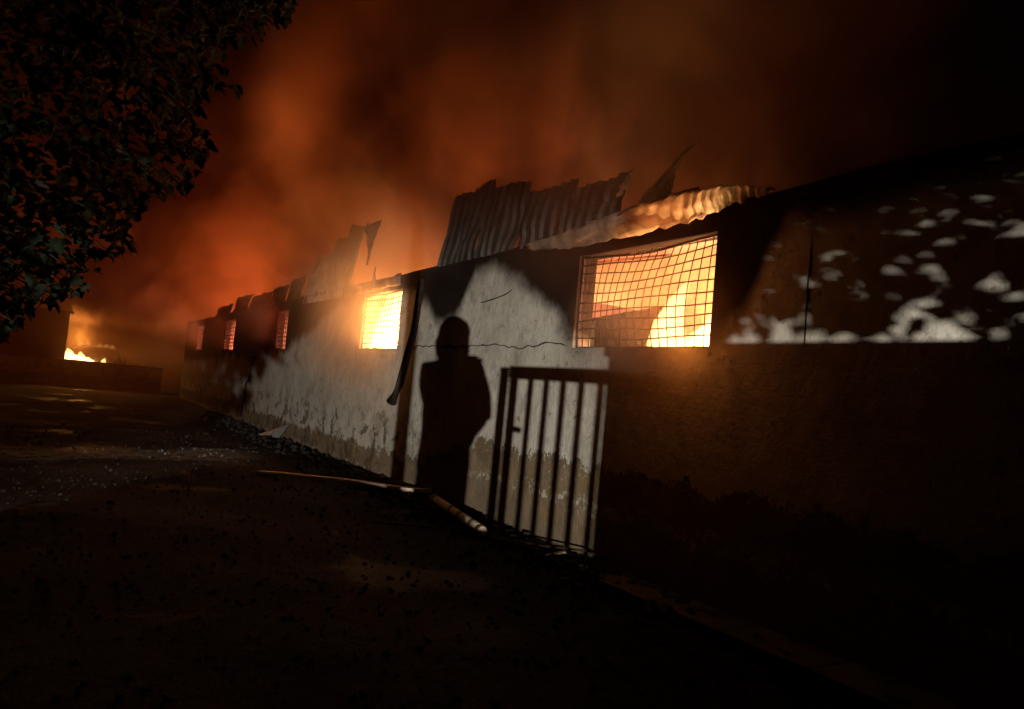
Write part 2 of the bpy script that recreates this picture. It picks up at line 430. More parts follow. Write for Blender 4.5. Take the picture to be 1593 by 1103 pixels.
# upper blade, running out to a tip over the street end
sheet('curled_sheet', [(4.54,7.27,3.27),(4.52,5.92,3.29),(4.50,5.31,3.27),(4.48,4.70,3.22),(4.46,4.32,3.26),(4.48,4.04,3.31),(4.50,3.81,3.34)],
      [(4.53,7.26,3.29),(4.40,5.78,3.37),(4.28,5.08,3.40),(4.20,4.44,3.38),(4.20,4.09,3.36),(4.30,3.89,3.34),(4.49,3.81,3.35)], bld, M_curl, 190, 8, .04, .035, 5, rib=21)
sheet('torn_spike', [(4.50,5.47,3.40),(4.48,5.33,3.56),(4.46,5.13,3.66),(4.44,4.89,3.78),(4.42,4.62,3.89)],
      [(4.42,4.86,3.43),(4.40,4.85,3.53),(4.38,4.79,3.64),(4.38,4.70,3.77),(4.41,4.59,3.88)], bld, M_curl, 16, 5, .03, .015, 8)
sheet('torn_spike', [(4.50,5.75,3.63),(4.48,5.68,3.73),(4.46,5.53,3.83)],
      [(4.49,5.70,3.63),(4.44,5.50,3.68),(4.45,5.48,3.82)], bld, M_curl, 8, 3, .02, .01, 9)
# flaps over the second window
sheet('eave_sheet', [(4.50,13.3,3.14),(4.46,12.6,3.13),(4.47,12.0,3.15),(4.5,11.15,3.17)], [(4.5,13.3,3.17),(4.45,12.6,3.22),(4.44,12.0,3.27),(4.5,11.15,3.37)], bld, M_curl, 20, 4, .04, .03, 12)
sheet('torn_spike', [(4.48,12.9,3.14),(4.42,13.2,3.26),(4.38,13.55,3.36)], [(4.48,12.6,3.20),(4.42,13.05,3.30),(4.38,13.56,3.38)], bld, M_curl, 8, 3, .02, .01, 13)
sheet('torn_spike', [(4.46,12.42,3.20),(4.44,12.30,3.36),(4.42,12.16,3.56)], [(4.46,12.12,3.24),(4.44,12.16,3.38),(4.42,12.13,3.57)], bld, M_curl, 8, 3, .02, .01, 14)
sheet('torn_spike', [(4.60,13.12,3.70),(4.60,13.15,3.95),(4.62,13.35,4.25),(4.64,13.6,4.5)], [(4.60,13.08,3.70),(4.60,12.98,3.95),(4.62,12.85,4.25),(4.64,12.7,4.5)], bld, M_curl, 14, 4, .03, .015, 15)

# ------------------------------------------------------------------ windows: frame + bent security mesh
def window(idx, a, b, nv, nh, warp, r):
    fr = empty('window', (W, (a+b)/2, Z0), None, None); fr.parent = bld; fr.location = (0, (a+b)/2-3, Z0)
    def put(name, bm, mat, smooth=False):
        me = bpy.data.meshes.new(name); bm.normal_update(); bm.to_mesh(me); bm.free(); me.materials.append(mat)
        me.transform(Matrix.Translation((-W, -(a+b)/2, -Z0)))
        o = bpy.data.objects.new(name, me); col.objects.link(o); o.parent = fr; return o
    X = W + .05
    for (p, q) in (((X, a+.012, Z0), (X, a+.012, Z1)), ((X, b-.012, Z0), (X, b-.012, Z1))):
        bm = bmesh.new(); tube(bm, [p, q], .012, 6); put('frame_bar', bm, M_iron)
    sag = [(X-.02*math.sin(k), a+(b-a)*k/10, Z1 - .012 - .05*warp*math.sin(math.pi*min(1, (1-k/10)*0+k/10*1.0))*(1 if idx == 0 else .4)) for k in range(11)]
    bm = bmesh.new(); tube(bm, sag, .014, 6); put('frame_bar', bm, M_iron)
    for i in range(1, nv):
        s = i/nv; pts = []
        for j in range(13):
            q = j/12
            y = a+(b-a)*s - warp*.20*max(0, q-.35)**1.4*math.sin(math.pi*min(1, s*1.05)) + warp*.05*math.sin(math.pi*q)*math.sin(math.pi*s)
            pts.append((X-.04*warp*math.sin(math.pi*q)*math.sin(math.pi*s), y, Z0+(Z1-Z0-.03)*q))
        bm = bmesh.new(); tube(bm, pts, r, 4); put('mesh_wire', bm, M_iron)
    for j in range(1, nh):
        q = j/nh; pts = []
        for i in range(17):
            s = i/16
            pts.append((X-.008-.04*warp*math.sin(math.pi*q)*math.sin(math.pi*s), a+(b-a)*s, Z0+(Z1-Z0)*q - warp*.05*q*math.sin(math.pi*s) + warp*.012*math.sin(s*7+j)))
        bm = bmesh.new(); tube(bm, pts, r, 4); put('mesh_wire', bm, M_iron)
    return fr
window(0, *WIN[0], 18, 10, 1.0, .0068)
window(1, *WIN[1], 14, 10, .6, .0075)
window(2, *WIN[2], 9, 9, .5, .010)
window(3, *WIN[3], 9, 8, .6, .012)
window(4, *WIN[4], 6, 6, .8, .014)
# sill lumps under windows 1 and 2
for (a, b) in WIN[:3]:
    bm = bmesh.new()
    n = 22
    for i in range(n):
        y = a+(b-a)*i/n; h = .015+.03*abs(fb(y, 1, 1, 5))
        box(bm, W+.07, W+T-.01, y, y+(b-a)/n*.96, Z0-.01, Z0+h)
    o = mesh('sill_rubble', bm, bld, M_soot); o['kind'] = 'stuff'
# downpipe, broken off, and the thin conduit at the street end
bm = bmesh.new(); tube(bm, [(W-.09, 10.35, 3.2), (W-.09, 10.45, 2.4), (W-.11, 10.75, 1.55), (W-.13, 10.95, 1.28)], [.055,.055,.06,.085], 12); mesh('downpipe', bm, bld, M_iron, True)
bm = bmesh.new(); tube(bm, [(W+.004, 3.52, 2.15), (W+.004, 3.53, 2.6), (W+.004, 3.52, 3.0)], .0075, 6); mesh('conduit', bm, bld, M_iron, True)
bm = bmesh.new(); tube(bm, [(W-.02, 21.9, 1.95), (W-.02, 21.95, 1.3), (W-.02, 22.3, 1.15), (W-.02, 22.5, .2)], .03, 6); mesh('conduit', bm, bld, M_iron, True)

# ------------------------------------------------------------------ things in the rooms
def rough_box(name, x0, x1, y0, y1, z0, z1, mat, jag=.03, parent=None, n=10, slope=0):
    bm = bmesh.new()
    bmesh.ops.create_cube(bm, size=1)
    bmesh.ops.subdivide_edges(bm, edges=bm.edges[:], cuts=n, use_grid_fill=True)
    for v in bm.verts:
        c = v.co; p = Vector((x0+(c.x+.5)*(x1-x0), y0+(c.y+.5)*(y1-y0), z0+(c.z+.5)*(z1-z0)))
        if c.z > .45: p.z += slope*(c.y)
        p += Vector((fb(p.x, p.y, p.z, 2.5), fb(p.y, p.z, p.x, 2.5), fb(p.z, p.x, p.y, 2.5)))*jag
        v.co = p
    return mesh(name, bm, parent, mat)
crate = empty('charred_cabinet', (5.55, 6.45, .1), 'charred dark cabinet standing in the fire just behind the nearest barred window', 'cabinet')
rough_box('body', 5.32, 5.9, 5.84, 7.15, .1, 2.62, M_char, .03, crate, 12, -.06)
bm = bmesh.new(); box(bm, 5.29, 5.315, 5.9, 6.48, .25, 2.5); mesh('door', bm, crate, M_char)
bm = bmesh.new(); box(bm, 5.29, 5.315, 6.51, 7.1, .25, 2.5); mesh('door', bm, crate, M_char)
bm = bmesh.new(); tube(bm, [(4.98, 6.62, .1), (4.99, 6.60, 2.46)], .03, 6); o = mesh('charred_post', bm, None, M_char)
tag(o, 'slim charred post upright at the left end of the nearest window', 'post')

# ------------------------------------------------------------------ fires
def flame_bm(c, h, r, seed, lean=(0, 0)):
    rr = random.Random(seed); bm = bmesh.new(); rings = []; n = 12; m = 12
    for j in range(m+1):
        q = j/m; w = r*(math.sin(math.pi*min(1, .22+.78*q)) ** .8) * (1-.35*q) + .001
        cx = c[0]+lean[0]*q*q+.35*r*math.sin(q*5+seed)*q; cyy = c[1]+lean[1]*q*q+.5*r*math.cos(q*6+seed*2)*q
        ring = []
        for k in range(n):
            t = 2*math.pi*k/n; ww = w*(1+.35*fb(math.cos(t)*2, math.sin(t)*2, q*4+seed, 1))
            ring.append(bm.verts.new((cx+ww*math.cos(t), cyy+ww*math.sin(t), c[2]+h*q)))
        rings.append(ring)
    for A, B in zip(rings, rings[1:]):
        for k in range(n): bm.faces.new((A[k], A[(k+1) % n], B[(k+1) % n], B[k]))
    bm.faces.new(rings[0][::-1]); bm.faces.new(rings[-1])
    return bm
def lamp(parent, loc, power, color, size):
    l = bpy.data.lights.new('fire_and_fill_light', 'POINT'); l.energy = power; l.color = color; l.shadow_soft_size = size  # lamps outside the wall are added glow, no flame burns there
    o = bpy.data.objects.new('fire_and_fill_light', l); col.objects.link(o); o.parent = parent
    o.location = Vector(loc)-Vector(parent.location); return o
def fire(name, label, base, flames, lights, group=None):
    f = empty(name, base, label, 'fire', group)
    for (c, h, r, s, mat) in flames: mesh('flame', flame_bm(c, h, r, s), f, mat, True)
    for l in lights: lamp(f, *l)
    return f
ORG = (1, .27, .15); RED = (1, .14, .03); YEL = (1, .55, .2)
fire('fire', 'white hot fire at the right corner of the nearest window beside the dark cabinet', (5.3, 5.2, .1),
     [((5.36,5.50,.1),2.85,.46,1,M_fhot), ((5.28,5.05,.1),2.9,.48,2,M_fhot), ((5.75,5.45,.1),3.1,.5,3,M_fhot), ((5.35,5.1,1.6),1.0,.5,61,M_fhot), ((5.5,5.3,.1),3.2,.80,4,M_halo), ((5.7,5.2,.1),3.7,1.1,19,M_halo), ((6.6,5.6,.1),4.0,1.3,29,M_halo), ((6.8,5.6,.1),3.8,.8,5,M_fmid), ((7.0,6.9,.1),3.2,.6,6,M_flow),((5.2,6.85,.1),2.45,.10,16,M_fmid)],
     [((5.9,5.0,2.0), P_ROOM*.5, ORG, .15), ((7.4,7.6,1.9), P_ROOM*.65, (1,.25,.15), .2), ((7.2,3.8,1.9), P_ROOM, ORG, .2), ((4.08,5.0,2.95), 8, (1,.28,.07), .05), ((4.42,4.74,2.27), 9, (1,.30,.05), .04)])  # last two lamps added outside, for the curled sheet and corner glow
fire('fire', 'blinding yellow white fire filling the second window from the right', (5.4, 12.3, .1),
     [((5.25,11.5,.1),3.4,.5,7,M_fhot), ((5.3,12.2,.1),3.5,.55,8,M_fhot), ((5.35,13.0,.1),3.5,.6,9,M_fhot), ((5.5,13.7,.1),3.6,.65,10,M_fhot), ((5.55,14.4,.1),3.5,.6,17,M_fhot), ((5.6,15.0,.1),3.4,.5,20,M_fmid)],
     [((5.6,12.6,2.0), P_ROOM*1.8, YEL, .15), ((7.5,14,1.9), P_ROOM, ORG, .2), ((4.33,12.0,2.75), 30, (1,.42,.10), .06)])  # last lamp added outside the window to widen its glow
fire('fire', 'orange fire glowing behind the third window from the right', (6, 19.4, .1),
     [((5.5,20.4,.1),2.7,.4,11,M_flow), ((5.8,21.3,.1),2.9,.4,12,M_flow)],
     [((6.2,20.2,1.9), P_ROOM*1.6, ORG, .15), ((4.4,19.2,2.9), 5, RED, .06)])
fire('fire', 'low orange fire burning behind the fourth window from the right', (6, 27, .1),
     [((5.4,26.9,.1),2.5,.35,13,M_fmid), ((5.6,27.9,.1),2.9,.4,14,M_flow)],
     [((6.2,27.4,1.9), P_ROOM*1.8, ORG, .15), ((4.4,26.2,2.9), 5, RED, .06)])
fire('fire', 'narrow yellow flame showing in the farthest of the five windows', (5.6, 33, .1),
     [((5.15,33.4,.1),2.75,.3,15,M_fhot), ((5.4,33.6,.1),2.9,.4,18,M_fmid)],
     [((6.0,33.0,1.9), P_ROOM*2.5, ORG, .15), ((4.4,32.2,2.9), 5, ORG, .06)])
fire('fire', 'hidden big fire under the fallen roof that lights the smoke above', (7.4, 17, .1),
     [((7.8,12.5,.1),3.6,.7,21,M_fmid), ((8.0,20.5,.1),3.6,.7,22,M_fmid), ((7.8,30.5,.1),3.4,.7,23,M_fmid)],
     [((7.6,9.9,4.6), P_PLUME*.12, (1,.12,.025), .3), ((6.9,16.4,5.4), P_PLUME*2.6, (1,.24,.05), .3), ((6.6,13.2,5.8), P_PLUME*.35, (1,.24,.05), .3), ((7.6,24.6,4.6), P_PLUME*2.4, (1,.21,.035), .3), ((7.6,30.0,4.6), P_PLUME*2.2, (1,.19,.035), .3)])
# far yard fire on the rubble heap
def heap(name, x0, x1, y0, y1, h, label, cat, mat=M_rubble, seed=1):
    bm = bmesh.new(); nx, ny = 26, 12; g = []
    for i in range(nx+1):
        row = []
        for j in range(ny+1):
            u, v = i/nx, j/ny; z = h*(math.sin(math.pi*u)**.6)*(math.sin(math.pi*v)**.7)
            z *= 1+.45*fb(u*6, v*4, seed, 1); row.append(bm.verts.new((x0+(x1-x0)*u, y0+(y1-y0)*v, z-.03)))
        g.append(row)
    for i in range(nx):
        for j in range(ny): bm.faces.new((g[i][j], g[i+1][j], g[i+1][j+1], g[i][j+1]))
    return tag(mesh(name, bm, None, mat), label, cat)
heap('rubble_heap', -1.5, 5.0, 43, 48, 1.35, 'dark rubble heap burning at the far end of the yard', 'rubble heap')
fire('fire', 'bright low fire on the rubble heap beyond the yard wall at far left', (1.0, 44.5, 1.2),
     [((.15+.32*i, 44.2+.1*(i % 3), 1.15-.02*i), (.62,.38,.55,.30,.26)[i], (.30,.36,.24,.34,.2)[i], 30+i, M_fhot if i < 4 else M_fmid) for i in range(5)],
     [((.7,43.6,2.2), 1200, (1,.40,.08), .2)])
fire('fire', 'small round ember fire at the right end of the rubble heap', (2.0, 43, 1.1), [((1.75,42.6,1.1), .34, .13, 41, M_fhot)], [])
fire('fire', 'thin line of flame along the beam above the rubble heap', (1.2, 45, 1.8),
     [((.75+.28*i, 45.0, 1.95+.02*math.sin(i*2)), .22 if i != 1 else .36, .15, 50+i, M_fmid) for i in range(6) if i != 2], [])
bm = bmesh.new(); tube(bm, [(.3,45.1,1.75), (1.2,45.1,1.97), (2.6,45.1,1.9), (2.9,45.1,.9)], .07, 6)
tag(mesh('burning_beam', bm, None, M_char), 'fallen charred beam with flames along it above the rubble heap', 'beam')
fire('fire', 'red glowing fire behind the tree at the far left edge', (-4.6, 52, .3),
     [((-4.8,52,.3),2.4,.8,60,M_flow), ((-3.9,53,.3),2.0,.7,61,M_flow)], [((-4.2,51,2.4), 900, (1,.2,.08), .3)])

# far yard wall and shed
bm = bmesh.new(); box(bm, -14, 4.3, 40.8, 41.0, -.05, 1.12); y_w = mesh('yard_wall', bm, None, M_wall)
tag(y_w, 'low dark wall crossing the far end of the yard below the bright fire', 'wall')
bm = bmesh.new(); box(bm, -14.05, 4.32, 40.74, 41.06, 1.122, 1.2); mesh('coping', bm, y_w, M_conc)
shed = empty('shed', (-1.2, 43, 0), 'dark blockish shed beside the bright fire at the far left', 'shed')
bm = bmesh.new(); box(bm, -2.9, .05, 41.6, 46, 0, 3.4); o = mesh('wall', bm, shed, M_soot)
bm = bmesh.new(); box(bm, -3.05, .2, 41.4, 46.2, 3.402, 3.5); mesh('roof', bm, shed, M_soot)

# ------------------------------------------------------------------ things lying in the road
def plank(name, pts, w, th, label, mat=M_pale):
    bm = bmesh.new(); g = []
    P = [Vector(p) for p in pts]
    for i, p in enumerate(P):
        d = (P[min(i+1, len(P)-1)]-P[max(i-1, 0)]); d.z = 0; d.normalize(); s = Vector((-d.y, d.x, 0))
        ww = w*(.5+.12*fb(i, 0, 0, .9))
        g.append([bm.verts.new(p+s*ww), bm.verts.new(p-s*ww), bm.verts.new(p-s*ww-Vector((0,0,th))), bm.verts.new(p+s*ww-Vector((0,0,th)))])
    for A, B in zip(g, g[1:]):
        for k in range(4): bm.faces.new((A[k], A[(k+1) % 4], B[(k+1) % 4], B[k]))
    bm.faces.new(g[0][::-1]); bm.faces.new(g[-1])
    return tag(mesh(name, bm, None, mat), label, 'plank')
plank('plank', [(2.70,11.55,.07),(3.0,11.25,.09),(3.3,10.95,.10),(3.6,10.65,.115),(3.87,10.35,.12),(4.1,10.05,.125),(4.3,9.75,.13),(4.45,9.5,.15),(4.50,9.35,.17)], .13, .05,
      'long pale bent board lying on dark ground along the wall foot')
pole = empty('banded_pole', (4.2, 7.9, .06), 'short pale pole with dark bands lying near the gate shadow', 'pole')
a, b = Vector((4.37, 8.89, .12)), Vector((4.04, 6.97, .09))
bm = bmesh.new(); tube(bm, [a.lerp(b, k/8) for k in range(9)], [.05,.052,.055,.054,.056,.055,.058,.055,.052], 10); mesh('shaft', bm, pole, M_pale, True)
for q in (.42, .60, .84, .977, .03):
    bm = bmesh.new(); tube(bm, [a.lerp(b, q-.022), a.lerp(b, q+.022)], .0605, 10); mesh('band', bm, pole, M_band, True)
bm = bmesh.new(); vs = [bm.verts.new(p) for p in ((4.15,18.3,.03),(4.62-.12,17.6,.04),(4.5,16.9,.42),(4.25,17.5,.10))]
bm.faces.new(vs[:3]); bm.faces.new((vs[0], vs[2], vs[3])); r = bmesh.ops.extrude_face_region(bm, geom=bm.faces[:])
for v in [q for q in r['geom'] if isinstance(q, bmesh.types.BMVert)]: v.co.x -= .012
tag(mesh('metal_scrap', bm, None, M_scrap), 'small pale triangular metal scrap propped on ground beside the wall', 'metal scrap')
def scraps():
    rr = random.Random(11)
    spots = [(4.30,6.35,.03,.16,'pale splinter of wood under the gate shadow, farther from the wall'),
             (4.42,6.62,.05,.12,'small pale wood chip at the wall foot between the gate bar shadows'),
             (4.35,6.02,.05,.2,'pale metal offcut at the dark corner of the gate shadow')]
    for (x, y, z, s, lab) in spots:
        bm = bmesh.new(); box(bm, -s/2, s/2, -.03, .03, 0, .02, Matrix.Translation((x, y, z)) @ Matrix.Rotation(rr.uniform(0, 3), 4, 'Z') @ Matrix.Rotation(.25, 4, 'Y'))
        tag(mesh('wood_chip', bm, None, M_pale), lab, 'wood chip')
scraps()
for lab, pts in (('thin loose cable curling over the dark ground in front of the banded pole', [(3.1,7.8,.03),(3.5,7.4,.07),(3.9,7.0,.06),(4.1,6.5,.08),(4.3,6.1,.05)]),
                 ('bent iron rod lying against the wall foot at the gate shadow corner', [(4.1,6.9,.05),(4.3,6.2,.10),(4.5,5.7,.16),(4.52,5.4,.12)])):
    bm = bmesh.new(); tube(bm, pts, .011, 6); tag(mesh('cable' if 'cable' in lab else 'iron_rod', bm, None, M_iron, True), lab, 'cable' if 'cable' in lab else 'rod')
# apron slab at the wall foot, lower right
bm = bmesh.new()
for i in range(6):
    y = 5.2-.75*i; box(bm, 4.12+.03*rnd.random(), 4.56, y-.73, y, -.05, .07+.015*rnd.random(), Matrix.Identity(4))
tag(mesh('apron', bm, None, M_conc), kind='structure')
# rubble strip (nobody could count it)
def rubble():
    bm = bmesh.new(); rr = random.Random(5)
    for i in range(2400):
        y = rr.uniform(2, 26) if i % 3 else rr.uniform(4, 12)
        x = W-.05-abs(rr.gauss(0, .42)) if rr.random() < .985 else rr.uniform(-1.5, 4.3)
        s = (.01+.05*rr.random()**3)*(1.1 if x > 4 else .8)
        m = Matrix.Translation((x, y, .0+s*.4)) @ Matrix.Rotation(rr.uniform(0, 6), 4, Vector((rr.random(), rr.random(), rr.random()+.1)).normalized())
        box(bm, -s, s, -s*rr.uniform(.5, 1.4), s, -s*.5, s*.6, m)
    tag(mesh('rubble', bm, None, M_rubble), kind='stuff')
    bm = bmesh.new()
    for i in range(5000):
        y = 1.6+rr.random()**1.6*17; x = rr.uniform(-.4-.05*y, 4.2); s = .004+.016*rr.random()**4
        m = Matrix.Translation((x, y, s*.3+.01)) @ Matrix.Rotation(rr.uniform(0, 6), 4, Vector((rr.random(), rr.random(), rr.random()+.1)).normalized())
        box(bm, -s, s, -s*rr.uniform(.5, 1.4), s, -s*.5, s*.6, m)
    tag(mesh('gravel', bm, None, M_ground), kind='stuff')
rubble()

# ------------------------------------------------------------------ trees
def leaf_me(seed):
    rr = random.Random(seed); n = 9; v = [(0, 0, 0)]; f = []
    out = [(0,0),(.22,.12),(.42,.10),(.34,.30),(.50,.42),(.26,.52),(.20,.78),(0,1.0),(-.20,.76),(-.27,.5),(-.5,.40),(-.34,.28),(-.42,.08),(-.2,.12)]
    v = [(0, .45, .06)] + [(x*.9, y, -.12*abs(x)+.04*rr.uniform(-1, 1)) for x, y in out]
    f = [(0, i, i+1) for i in range(1, len(out))] + [(0, len(out), 1)]
    return v, f
leafdef = [leaf_me(s) for s in range(3)]
def leaf_stuff(name, places, parent, mat):
    v = []; f = []
    for (p, s, m, k) in places:
        lv, lf = leafdef[k]; o = len(v)
        v += [tuple(Vector(p) + (m @ Vector(q))*s) for q in lv]; f += [tuple(i+o for i in t) for t in lf]
    o = pyd(name, v, f, parent, mat); o['kind'] = 'stuff'; return o
def rmat(rr, droop=.6):
    a = Matrix.Rotation(rr.uniform(0, 2*math.pi), 3, 'Z'); b = Matrix.Rotation(-rr.uniform(.2, .2+droop*2), 3, 'X'); c = Matrix.Rotation(rr.uniform(-.7, .7), 3, 'Y')
    return a @ b @ c
def to_px(p):
    d = Vector(p)-Vector((0, 0, 1.6)); v = CX*d.x + CY*d.y + CZ*d.z
    return 796.5+v.x*1150/-v.z, 551.5-v.y*1150/-v.z
OUT = [(-600,-700),(700,-700),(560,-120),(462,0),(450,28),(438,40),(420,35),(395,62),(380,50),(352,78),(352,118),(376,128),(370,140),(325,128),(300,176),(326,205),(316,250),(298,292),(262,300),(215,325),(196,345),(212,385),(158,398),(150,438),(125,455),(60,478),(35,500),(8,524),(-60,545),(-600,560)]
def inside(px, py):
    c = False; j = len(OUT)-1
    for i in range(len(OUT)):
        xi, yi = OUT[i]; xj, yj = OUT[j]
        if (yi > py) != (yj > py) and px < (xj-xi)*(py-yi)/(yj-yi)+xi: c = not c
        j = i
    return c
def near_tree():
    rr = random.Random(21)
    t = empty('broadleaf_tree', (-3.2, 7.6, 0), 'dark broadleaf tree hanging its leafy boughs over the road at upper left', 'tree')
    bm = bmesh.new(); tube(bm, [(-3.2,7.6,-.1),(-3.15,7.65,1.2),(-3.0,7.6,2.6),(-2.7,7.6,4.0),(-2.3,7.7,5.6),(-2.0,7.8,7.0)], [.24,.2,.18,.16,.12,.07], 12); mesh('trunk', bm, t, M_bark, True)
    limbs = [[(-3.0,7.6,2.6),(-2.2,7.5,3.0),(-1.2,7.5,3.1),(-.2,7.6,3.0)], [(-2.7,7.6,4.0),(-1.6,7.7,4.5),(-.4,7.6,4.7),(.8,7.6,4.6)], [(-2.5,7.6,4.9),(-1.2,7.9,5.6),(.3,7.7,5.9),(1.3,7.6,5.7)],
             [(-3.0,7.6,2.7),(-3.6,8.4,3.5),(-4.3,9.0,4.3)], [(-2.8,7.6,3.6),(-3.2,6.8,4.4),(-3.5,6.2,5.2)], [(-.4,7.6,4.7),(.2,7.4,4.2),(.7,7.4,3.8)], [(-1.2,7.5,3.1),(-.7,7.4,2.6),(-.2,7.5,2.3)]]
    for l in limbs:
        bm = bmesh.new(); tube(bm, l, [.09-.022*i for i in range(len(l))], 8); mesh('bough', bm, t, M_bark, True)
    pl = []
    for ctr, rad in (((-2.2,7.8,5.0), (3.9,1.8,3.2)),):
        tries = 0
        while len(pl) < 12500 and tries < 200000:
            tries += 1
            p = Vector((rr.uniform(-5.2, 2.0), rr.uniform(6.3, 9.0), rr.uniform(1.6, 7.6)))
            if ((p.x+2.2)/4.6)**2+((p.z-4.8)/3.9)**2 > 1.05: continue
            q = to_px(p)
            if not inside(*q): continue
            cl = fb(p.x, p.y, p.z, 1.1, 3)
            edge = not inside(q[0]+30+20*cl, q[1]+18)
            if cl < -.15 and rr.random() < (.6 if edge else .35): continue
            pl.append((p, rr.uniform(.085, .15), rmat(rr), rr.randrange(3), edge))
    # the outermost ones, seen against the glow, are leaves of their own
    ed = [q for q in pl if q[4] and -20 < to_px(q[0])[0] < 600 and -20 < to_px(q[0])[1] < 560]
    ed.sort(key=lambda q: -q[1]); ind = ed[:240]; ids = set(id(q) for q in ind)
    leaf_stuff('crown', [q[:4] for q in pl if id(q) not in ids], t, M_leaf)
    mes = []
    for lv, lf in leafdef:
        me = bpy.data.meshes.new('leaf'); me.from_pydata(lv, [], lf); me.materials.append(M_leaf); mes.append(me)
    for (p, s, m, k, e) in ind:
        o = bpy.data.objects.new('leaf', mes[k]); col.objects.link(o); o.parent = t
        o.matrix_local = Matrix.Translation(p - Vector(t.location)) @ m.to_4x4() @ Matrix.Scale(s, 4)
    # twigs carrying the hanging edge
    bm = bmesh.new()
    for (p, s, m, k, e) in ind[:150]:
        d = Vector((-.5-.4*rr.random(), rr.uniform(-.2, .2), .25+.3*rr.random())); tube(bm, [p, p+d*.3+Vector((0,0,.04)), p+d*.6], [.003,.005,.008], 4)
    o = mesh('twig', bm, t, M_bark); o['kind'] = 'stuff'
near_tree()
def wall_tree():
    rr = random.Random(33)
    t = empty('leafy_tree', (-1.0, -3.9, 0), 'leafy tree behind the boundary wall whose shadow dapples the warehouse', 'tree')
    bm = bmesh.new(); tube(bm, [(-1.0,-3.9,-.1),(-.95,-3.9,1.2),(-.85,-3.85,2.2),(-.8,-3.8,3.3)], [.1,.085,.07,.04], 10); mesh('trunk', bm, t, M_bark, True)
    for l in ([(-.95,-3.9,1.3),(-.6,-3.2,1.9),(-.4,-2.5,2.4)], [(-.9,-3.9,1.6),(-.7,-4.7,2.2),(-.6,-5.4,2.6)], [(-.9,-3.85,1.4),(-.5,-3.5,1.75),(-.2,-2.9,1.9)], [(-.8,-3.8,2.4),(-.5,-2.9,2.9),(-.3,-2.2,3.2)]):
        bm = bmesh.new(); tube(bm, l, [.035,.022,.012], 6); mesh('bough', bm, t, M_bark, True)
    pl = []; L = Vector((-5.5, -10.9, .95)); n = 0
    while n < 30000:
        n += 1
        p = Vector((rr.uniform(-1.7, -.1), rr.uniform(-6.6, -1.8), rr.uniform(1.35, 4.6)))
        if ((p.y+4.0)/2.6)**2+((p.z-2.7)/1.9)**2+((p.x+.8)/1.0)**2 > 1.3: continue
        d = p-L; az = math.degrees(math.atan2(d.x, d.y)); el = math.degrees(math.atan2(d.z, math.hypot(d.x, d.y)))
        if az < 31.2: continue
        rim = 4.4 + 1.7*math.exp(-((az-35.6)/1.5)**2) - .7*max(0, az-38.2)
        g = fb(az*.8, el*1.1, 2.0, 1.0, 4) + .75*fb(az*2.9, el*3.8, 6.0, 1.0, 4)
        if el < rim and g < .05 + .35*max(0, 1-(rim-el)/.9)*-1 + .03*math.sin(az*3): continue
        if g < -.75: continue
        pl.append((p, rr.uniform(.05, .095), rmat(rr), rr.randrange(3)))
    leaf_stuff('crown', pl, t, M_leaf)
wall_tree()
def beam_block_tree():  # unseen tree added to block the beam; leaves set by lamp angle
    rr = random.Random(44); L = Vector((-5.5, -10.9, .95))
    t = empty('blocker_tree', (-5.9, -4.2, 0), 'added unseen tree behind the photographer whose leaves cut the lamp beam', 'tree')
    bm = bmesh.new(); tube(bm, [(-5.9,-4.2,-.1),(-5.9,-4.2,1.4),(-5.8,-4.1,2.6),(-5.7,-4.1,4.2)], [.17,.14,.11,.07], 10); mesh('trunk', bm, t, M_bark, True)
    for l in ([(-5.9,-4.2,1.5),(-5.0,-4.2,2.1),(-3.6,-4.4,2.5),(-1.9,-4.9,2.9)], [(-5.9,-4.2,1.3),(-5.1,-4.0,1.55),(-4.3,-3.9,1.7)], [(-5.8,-4.1,2.6),(-4.6,-4.3,3.3),(-3.0,-4.6,3.6)]):
        bm = bmesh.new(); tube(bm, l, [.07,.05,.035,.02], 8); mesh('bough', bm, t, M_bark, True)
    lim = [(-40,-1.3),(16.6,-1.3),(17.6,1.0),(18.6,2.4),(19.4,3.2),(20.3,6.6),(23,8.2),(27,10.5),(31,12),(45,13)]
    pl = []
    while len(pl) < 14000:
        p = Vector((rr.uniform(-6.6, -.6), rr.uniform(-5.4, -3.6), rr.uniform(.6, 5.0)))
        if ((p.x+4.0)/3.6)**2+((p.z-2.6)/2.3)**2 > 1.1: continue
        d = p-L; az = math.degrees(math.atan2(d.x, d.y)); el = math.degrees(math.atan2(d.z, math.hypot(d.x, d.y)))
        for (a0, e0), (a1, e1) in zip(lim, lim[1:]):
            if a0 <= az <= a1: f = e0+(e1-e0)*(az-a0)/(a1-a0)
        if el < f+1.0*fb(az*.35, el*.4, 1, 1): continue
        pl.append((p, rr.uniform(.09, .15), rmat(rr), rr.randrange(3)))
    leaf_stuff('crown', pl, t, M_leaf)
beam_block_tree()

# ------------------------------------------------------------------ behind the photographer: boundary wall, gate, post, lamp, person
GX = .2
bm = bmesh.new(); box(bm, GX-.08, GX+.08, -12, -1.62, -.05, 1.56); bw = mesh('boundary_wall', bm, None, M_conc)
tag(bw, 'plain boundary wall right of the gate', 'wall')
bm = bmesh.new(); box(bm, GX-.11, GX+.11, -12, -1.62, 1.562, 1.63); mesh('coping', bm, bw, M_conc)
bm = bmesh.new(); n = 62; g = []  # unseen low wall added to shade the road from the lamp
for i in range(n+1):
    y = -12+19*i/n; h = .57 if y < 0 else .57-.075*y+.03*fb(y, 1, 1, 2)
    g.append([bm.verts.new((x, y, z)) for x, z in ((-1.27,-.05),(-1.27,h),(-1.13,h),(-1.13,-.05))])
for A, B in zip(g, g[1:]):
    for k in range(4): bm.faces.new((A[k], B[k], B[(k+1) % 4], A[(k+1) % 4]))
